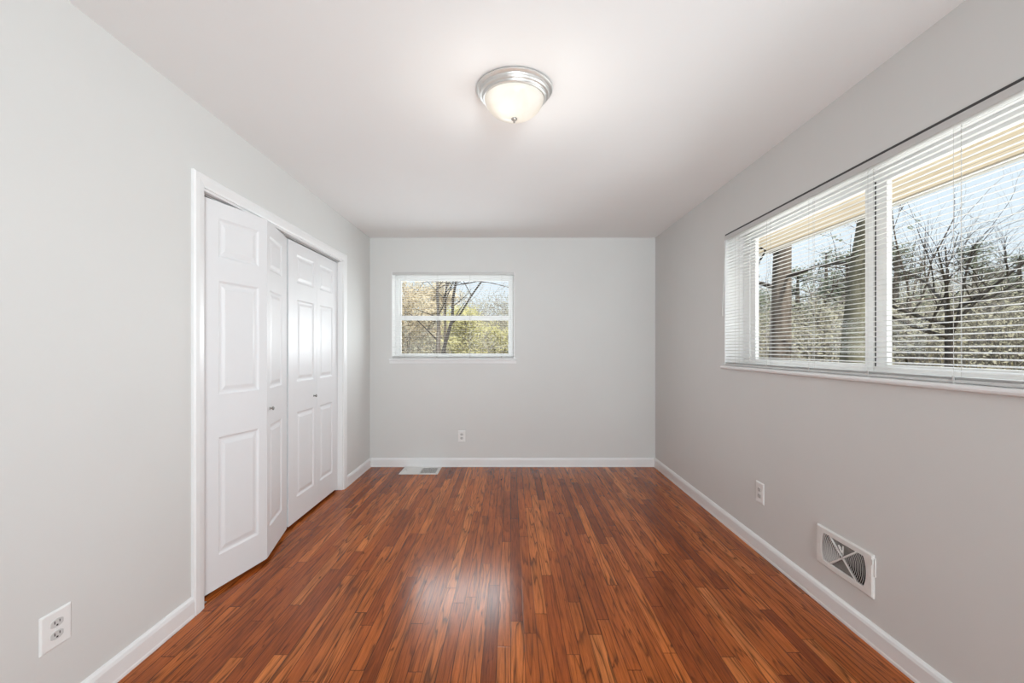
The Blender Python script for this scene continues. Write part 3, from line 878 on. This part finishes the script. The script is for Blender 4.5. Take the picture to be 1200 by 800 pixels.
big_trunk('thick brown tree trunk seen through the left end of the right window', [(bx0-0.02, Y, gzz-0.2), (bx0, Y, 0.6), (bx0+0.03, Y, 1.6), (at(917, Y), Y, zat(285, Y)), (at(919, Y)+0.02, Y, 4.6), (at(921, Y), Y, 7.5)],
          [0.23, 0.20, 0.185, 0.155, 0.13, 0.09], 'bark', 7, 3)
Y = 8.0
big_trunk('leaning mossy tree trunk seen just left of the right window mullion', [(at(996, Y), Y, gz(at(996, Y), Y)-0.2), (at(997, Y), Y, 0.8), (at(1000, Y), Y, 1.6), (at(1006, Y), Y, 2.6), (at(1013, Y), Y, zat(255, Y)), (at(1022, Y), Y, 5.2), (at(1030, Y), Y, 7.8)],
          [0.22, 0.185, 0.165, 0.14, 0.10, 0.08, 0.05], 'bark_green', 0, 11)

# bare spreading tree in the right pane
def bare_tree(label, x, y, h, rad, seed, fork, m='bark_dark', group=None, level=3, spread=0.95, lean=(0, 0), kids=(3, 5), buds=None, n_main=5):
    rr = random.Random(seed); z = gz(x, y)
    t = thing('bare_tree', label, 'tree', (x, y, z), 0, group)
    b = MB()
    p0 = Vector((x, y, z-0.15)); p1 = Vector((x+lean[0]*0.5, y+lean[1]*0.5, z+fork*0.5)); p2 = Vector((x+lean[0], y+lean[1], z+fork))
    b.tube([p0, p1, p2], [rad*1.15, rad, rad*0.85], 9); b.build('trunk', m, t, True, True)
    b = MB(); tips = []
    for k in range(n_main):
        a = 2*PI*k/n_main + rr.uniform(-0.4, 0.4); el = rr.choice((0.15, 0.5, 1.0, 1.6)) + rr.uniform(-0.1, 0.2)
        branch(b, p2 - Vector((0, 0, rr.uniform(0, 0.3)*fork)), (math.cos(a), math.sin(a), el), (h-fork)*rr.uniform(0.45, 0.68), rad*rr.uniform(0.42, 0.6), level, rr, tips, spread, kids)
    b.build('branches', m, t, True)
    if buds:
        b = MB()
        for p in tips:
            if rr.random() < buds[1]: leaves(b, p, buds[2], buds[3], buds[4], rr)
        b.build('foliage', buds[0], t, True, normals=False)
    return t
Y = 8.2
bare_tree('bare dark tree with spreading crooked limbs in the near pane of the right window', at(1112, Y), Y, 5.3, 0.066, 21, 2.35, level=3, n_main=8)
# mid-distance bare trees behind
for i, (px, Y, h, sd, lab) in enumerate((
        (1065, 14.0, 6.6, 31, 'thin bare tree behind the brush just right of the right window mullion'),
        (1160, 13.0, 6.0, 32, 'thin bare tree behind the brush towards the near end of the right window'),
        (960, 17.0, 6.8, 33, 'slender bare tree between the two big trunks outside the right window'),
        (1225, 12.0, 5.6, 34, 'bare tree at the near edge of the right window view'))):
    bare_tree(lab, at(px, Y), Y, h, 0.075, sd, 1.9, m=('bark_pale' if i % 2 else 'bark'), group='bare trees beyond the right window', level=3, spread=0.75, kids=(3, 5))

# pines further off, to the right
def pine(label, px, Y, h, seed, crown, n=24, leafn=80, size=0.07, group='pines beyond the right window', wide=1.0):
    rr = random.Random(seed); x = at(px, Y); z = gz(x, Y)
    t = thing('pine_tree', label, 'tree', (x, Y, z), 0, group)
    b = MB(); b.tube([(x, Y, z-0.2), (x+rr.uniform(-.1, .1), Y, z+h*0.5), (x, Y, z+h)], [0.16, 0.12, 0.03], 8); b.build('trunk', 'bark', t, True, True)
    b = MB(); lf = MB()
    for k in range(n):
        f = crown + (1-crown)*rr.random(); a = rr.uniform(0, 2*PI); L = (1.05-f)*h*0.42*rr.uniform(0.5, 1.1)*wide + 0.3
        q = Vector((x, Y, z+h*f)); pts = wand_pts(q, (math.cos(a), math.sin(a), rr.uniform(0.05, 0.5)), L, 4, rr)
        b.tube(pts, [0.035, 0.028, 0.02, 0.014, 0.008], 4)
        for p in pts[2:]: leaves(lf, p, 0.42, leafn//3, size, rr, 0.6)
    b.build('branches', 'bark_dark', t, True)
    lf.build('foliage', 'pine', t, True, normals=False)
    return t
for (px, Y, top, sd, cr, lab) in (
        (935, 20, 318, 41, 0.35, 'grey green pine beyond the thick brown trunk'),
        (968, 22, 296, 42, 0.3, 'tall grey green pine between the two big trunks'),
        (992, 18, 300, 46, 0.35, 'grey green pine directly behind the leaning mossy trunk'),
        (1052, 17, 288, 43, 0.35, 'dark pine just right of the right window mullion'),
        (1143, 18, 288, 44, 0.35, 'slim pine rising behind the spreading bare tree'),
        (1195, 20, 300, 45, 0.3, 'pine at the near end of the right window view'),
        (880, 19, 335, 47, 0.3, 'low pine at the far end of the right window view')):
    x = at(px, Y); pine(lab, px, Y, zat(top, Y)-gz(x, Y), sd, cr, wide=0.8)

# trees behind the back window
rr = random.Random(55)
Y = 13.0; t = thing('maple_tree', 'grey tree with three stems from one base behind the back window', 'tree', (at(516, Y), Y, gz(at(516, Y), Y)))
x = at(516, Y); zg = gz(x, Y)
for (pts, rads, m) in (
        ([(at(513, Y), Y, zg-0.2), (at(513.5, Y), Y, zat(416, Y)), (at(514, Y), Y, zat(372, Y)), (at(512.5, Y), Y, zat(345, Y)), (at(513, Y), Y, zat(325, Y)), (at(512, Y), Y, zat(270, Y))], [0.085, 0.072, 0.045, 0.036, 0.034, 0.02], 'bark'),
        ([(at(519, Y), Y+.2, zg-0.2), (at(520, Y), Y+.2, zat(412, Y)), (at(520.5, Y), Y+.2, zat(375, Y)), (at(521, Y), Y+.2, zat(345, Y)), (at(523, Y), Y+.2, zat(320, Y)), (at(524, Y), Y, zat(270, Y))], [0.05, 0.038, 0.030, 0.022, 0.02, 0.015], 'bark'),
        ([(at(518.5, Y), Y-.2, zg-0.2), (at(520.5, Y), Y-.2, zat(412, Y)), (at(527, Y), Y-.2, zat(388, Y)), (at(531, Y), Y-.2, zat(375, Y)), (at(532, Y), Y-.2, zat(350, Y)), (at(536, Y), Y-.2, zat(328, Y)), (at(540, Y), Y-.2, zat(270, Y))], [0.07, 0.055, 0.045, 0.045, 0.036, 0.03, 0.02], 'bark_dark')):
    b = MB(); b.tube(pts, rads, 9); b.build('stem', m, t, True, True)
b = MB(); tips = []
b.tube([(at(532, Y), Y-.2, zat(378, Y)), (at(541, Y), Y-.3, zat(368, Y)), (at(554, Y), Y-.4, zat(348, Y)), (at(569, Y), Y-.5, zat(328, Y)), (at(580, Y), Y-.5, zat(300, Y))], [0.028, 0.026, 0.024, 0.022, 0.015], 7); b.build('branch', 'bark_dark', t, True); b = MB()
b.tube([(at(512, Y), Y, zat(398, Y)), (at(500, Y), Y-.3, zat(384, Y)), (at(489, Y), Y-.5, zat(372, Y)), (at(480, Y), Y-.5, zat(366, Y))], [0.022, 0.018, 0.014, 0.010], 6); b.build('branch', 'bark_dark', t, True); b = MB()
b.tube([(at(536, Y), Y-.2, zat(330, Y)), (at(552, Y), Y-.4, zat(331, Y)), (at(575, Y), Y-.5, zat(334, Y)), (at(600, Y), Y-.5, zat(340, Y))], [0.018, 0.015, 0.012, 0.008], 5); b.build('branch', 'bark_dark', t, True); b = MB()
for k in range(16):
    px, py = rr.choice(((513, 340), (521, 350), (531, 360), (536, 335), (514, 372), (554, 348), (532, 378)))
    branch(b, (at(px, Y), Y-.2, zat(py, Y)), (rr.uniform(-1, 1), rr.uniform(-0.6, 0.6), rr.uniform(0.1, 1.0)), rr.uniform(0.7, 1.4), 0.014, 2, rr, tips, 0.8, (2, 3))
b.build('twigs', 'bark_dark', t, True)
def leafy(name, label, px, Y, z_lo, z_hi, width, m, seed, n=26, leafn=60, size=0.07, group=None):
    rr = random.Random(seed); x = at(px, Y); z = gz(x, Y)
    t = thing(name, label, 'tree', (x, Y, z), 0, group)
    b = MB(); tips = []
    b.tube([(x, Y, z-0.2), (x+0.05, Y, (z+z_hi)/2), (x, Y, z_hi*0.8+z*0.2)], [0.07, 0.05, 0.03], 7); b.build('trunk', 'bark_pale', t, True, True)
    b = MB(); lf = MB()
    for k in range(n):
        q = Vector((x, Y, z + (z_hi-z)*rr.uniform(0.15, 0.8))); a = rr.uniform(0, 2*PI)
        pts = wand_pts(q, (math.cos(a), math.sin(a)*0.8, rr.uniform(0.1, 0.9)), width*rr.uniform(0.4, 1.0), 4, rr)
        b.tube(pts, [0.018, 0.014, 0.011, 0.008, 0.004], 4)
        for p in pts[1:]:
            if p.z > z_lo and p.z < z_hi+0.3: leaves(lf, p, 0.34, leafn//4, size, rr)
    b.build('branches', 'bark', t, True); lf.build('foliage', m, t, True, normals=False)
    return t
leafy('spring_tree', 'yellow green spring tree right of the three stemmed tree behind the back window', 545, 16, 0.2, zat(352, 16), 1.0, 'spring', 61, 38, 150, 0.05)
leafy('spring_tree', 'tan budding tree at the left side of the back window view', 478, 18, 0.2, zat(322, 18), 1.6, 'tan_leaf', 62, 40, 170, 0.05)
leafy('spring_tree', 'tan budding tree behind the three stems of the back window view', 508, 20, 0.2, zat(318, 20), 1.4, 'tan_leaf', 63, 40, 170, 0.055)
leafy('spring_tree', 'low yellow green tree at the right side of the back window view', 590, 17, 0.2, zat(382, 17), 1.3, 'spring', 64, 38, 150, 0.05)
leafy('spring_tree', 'pale budding tree between the two big trunks low in the right window', 958, 15, 0.2, zat(362, 15), 1.5, 'brush_leaf', 65, 30, 110, 0.05)
leafy('spring_tree', 'pale budding tree behind the near pane of the right window', 1085, 16, 0.2, zat(350, 16), 1.8, 'brush_leaf', 66, 32, 120, 0.05)

# bare brush and leaves covering the slope: nobody could count it
rr = random.Random(91)
tw = MB(); lf = MB()
def brush_at(x, y, hmax):
    z = gz(x, y); h = rr.uniform(0.5, 1.0)*hmax
    pts = wand_pts((x, y, z-0.1), (rr.uniform(-.35, .35), rr.uniform(-.35, .35), 1), h, 4, rr, 0, 0.25)
    tw.tube(pts, [0.022, 0.018, 0.013, 0.009, 0.004], 3, cap=False)
    for k in range(4):
        q = pts[rr.randint(1, 4)]
        p2 = wand_pts(q, (rr.uniform(-1, 1), rr.uniform(-1, 1), rr.uniform(0.1, 0.9)), h*rr.uniform(0.2, 0.5), 3, rr)
        tw.tube(p2, [0.010, 0.008, 0.006, 0.003], 3, cap=False)
        if rr.random() < 0.7: leaves(lf, p2[rr.randint(1, 3)], 0.38, 14, 0.05, rr)
for k in range(1500):
    px = rr.uniform(860, 1290); Y = rr.uniform(11, 30)
    brush_at(at(px, Y), Y, 1.2 + 0.07*Y)
for k in range(420):
    px = rr.uniform(440, 625); Y = rr.uniform(15, 32)
    brush_at(at(px, Y), Y, 1.2 + 0.06*Y)
for k in range(900):
    px = rr.choice((rr.uniform(700, 860), rr.uniform(1290, 1900))); Y = rr.uniform(8, 24)
    brush_at(at(px, Y), Y, 1.4 + 0.07*Y)
for k in range(450):
    px = rr.choice((rr.uniform(180, 440), rr.uniform(625, 700))); Y = rr.uniform(15, 32)
    brush_at(at(px, Y), Y, 1.2 + 0.06*Y)
tag(tw.build('underbrush', 'bark_pale', normals=False), 'tangle of bare grey brown brush on the slope outside', 'brush', kind='stuff')
tag(lf.build('brush_leaves', 'brush_leaf', normals=False), 'olive and tan leaves scattered through the brush outside', 'leaves', kind='stuff')
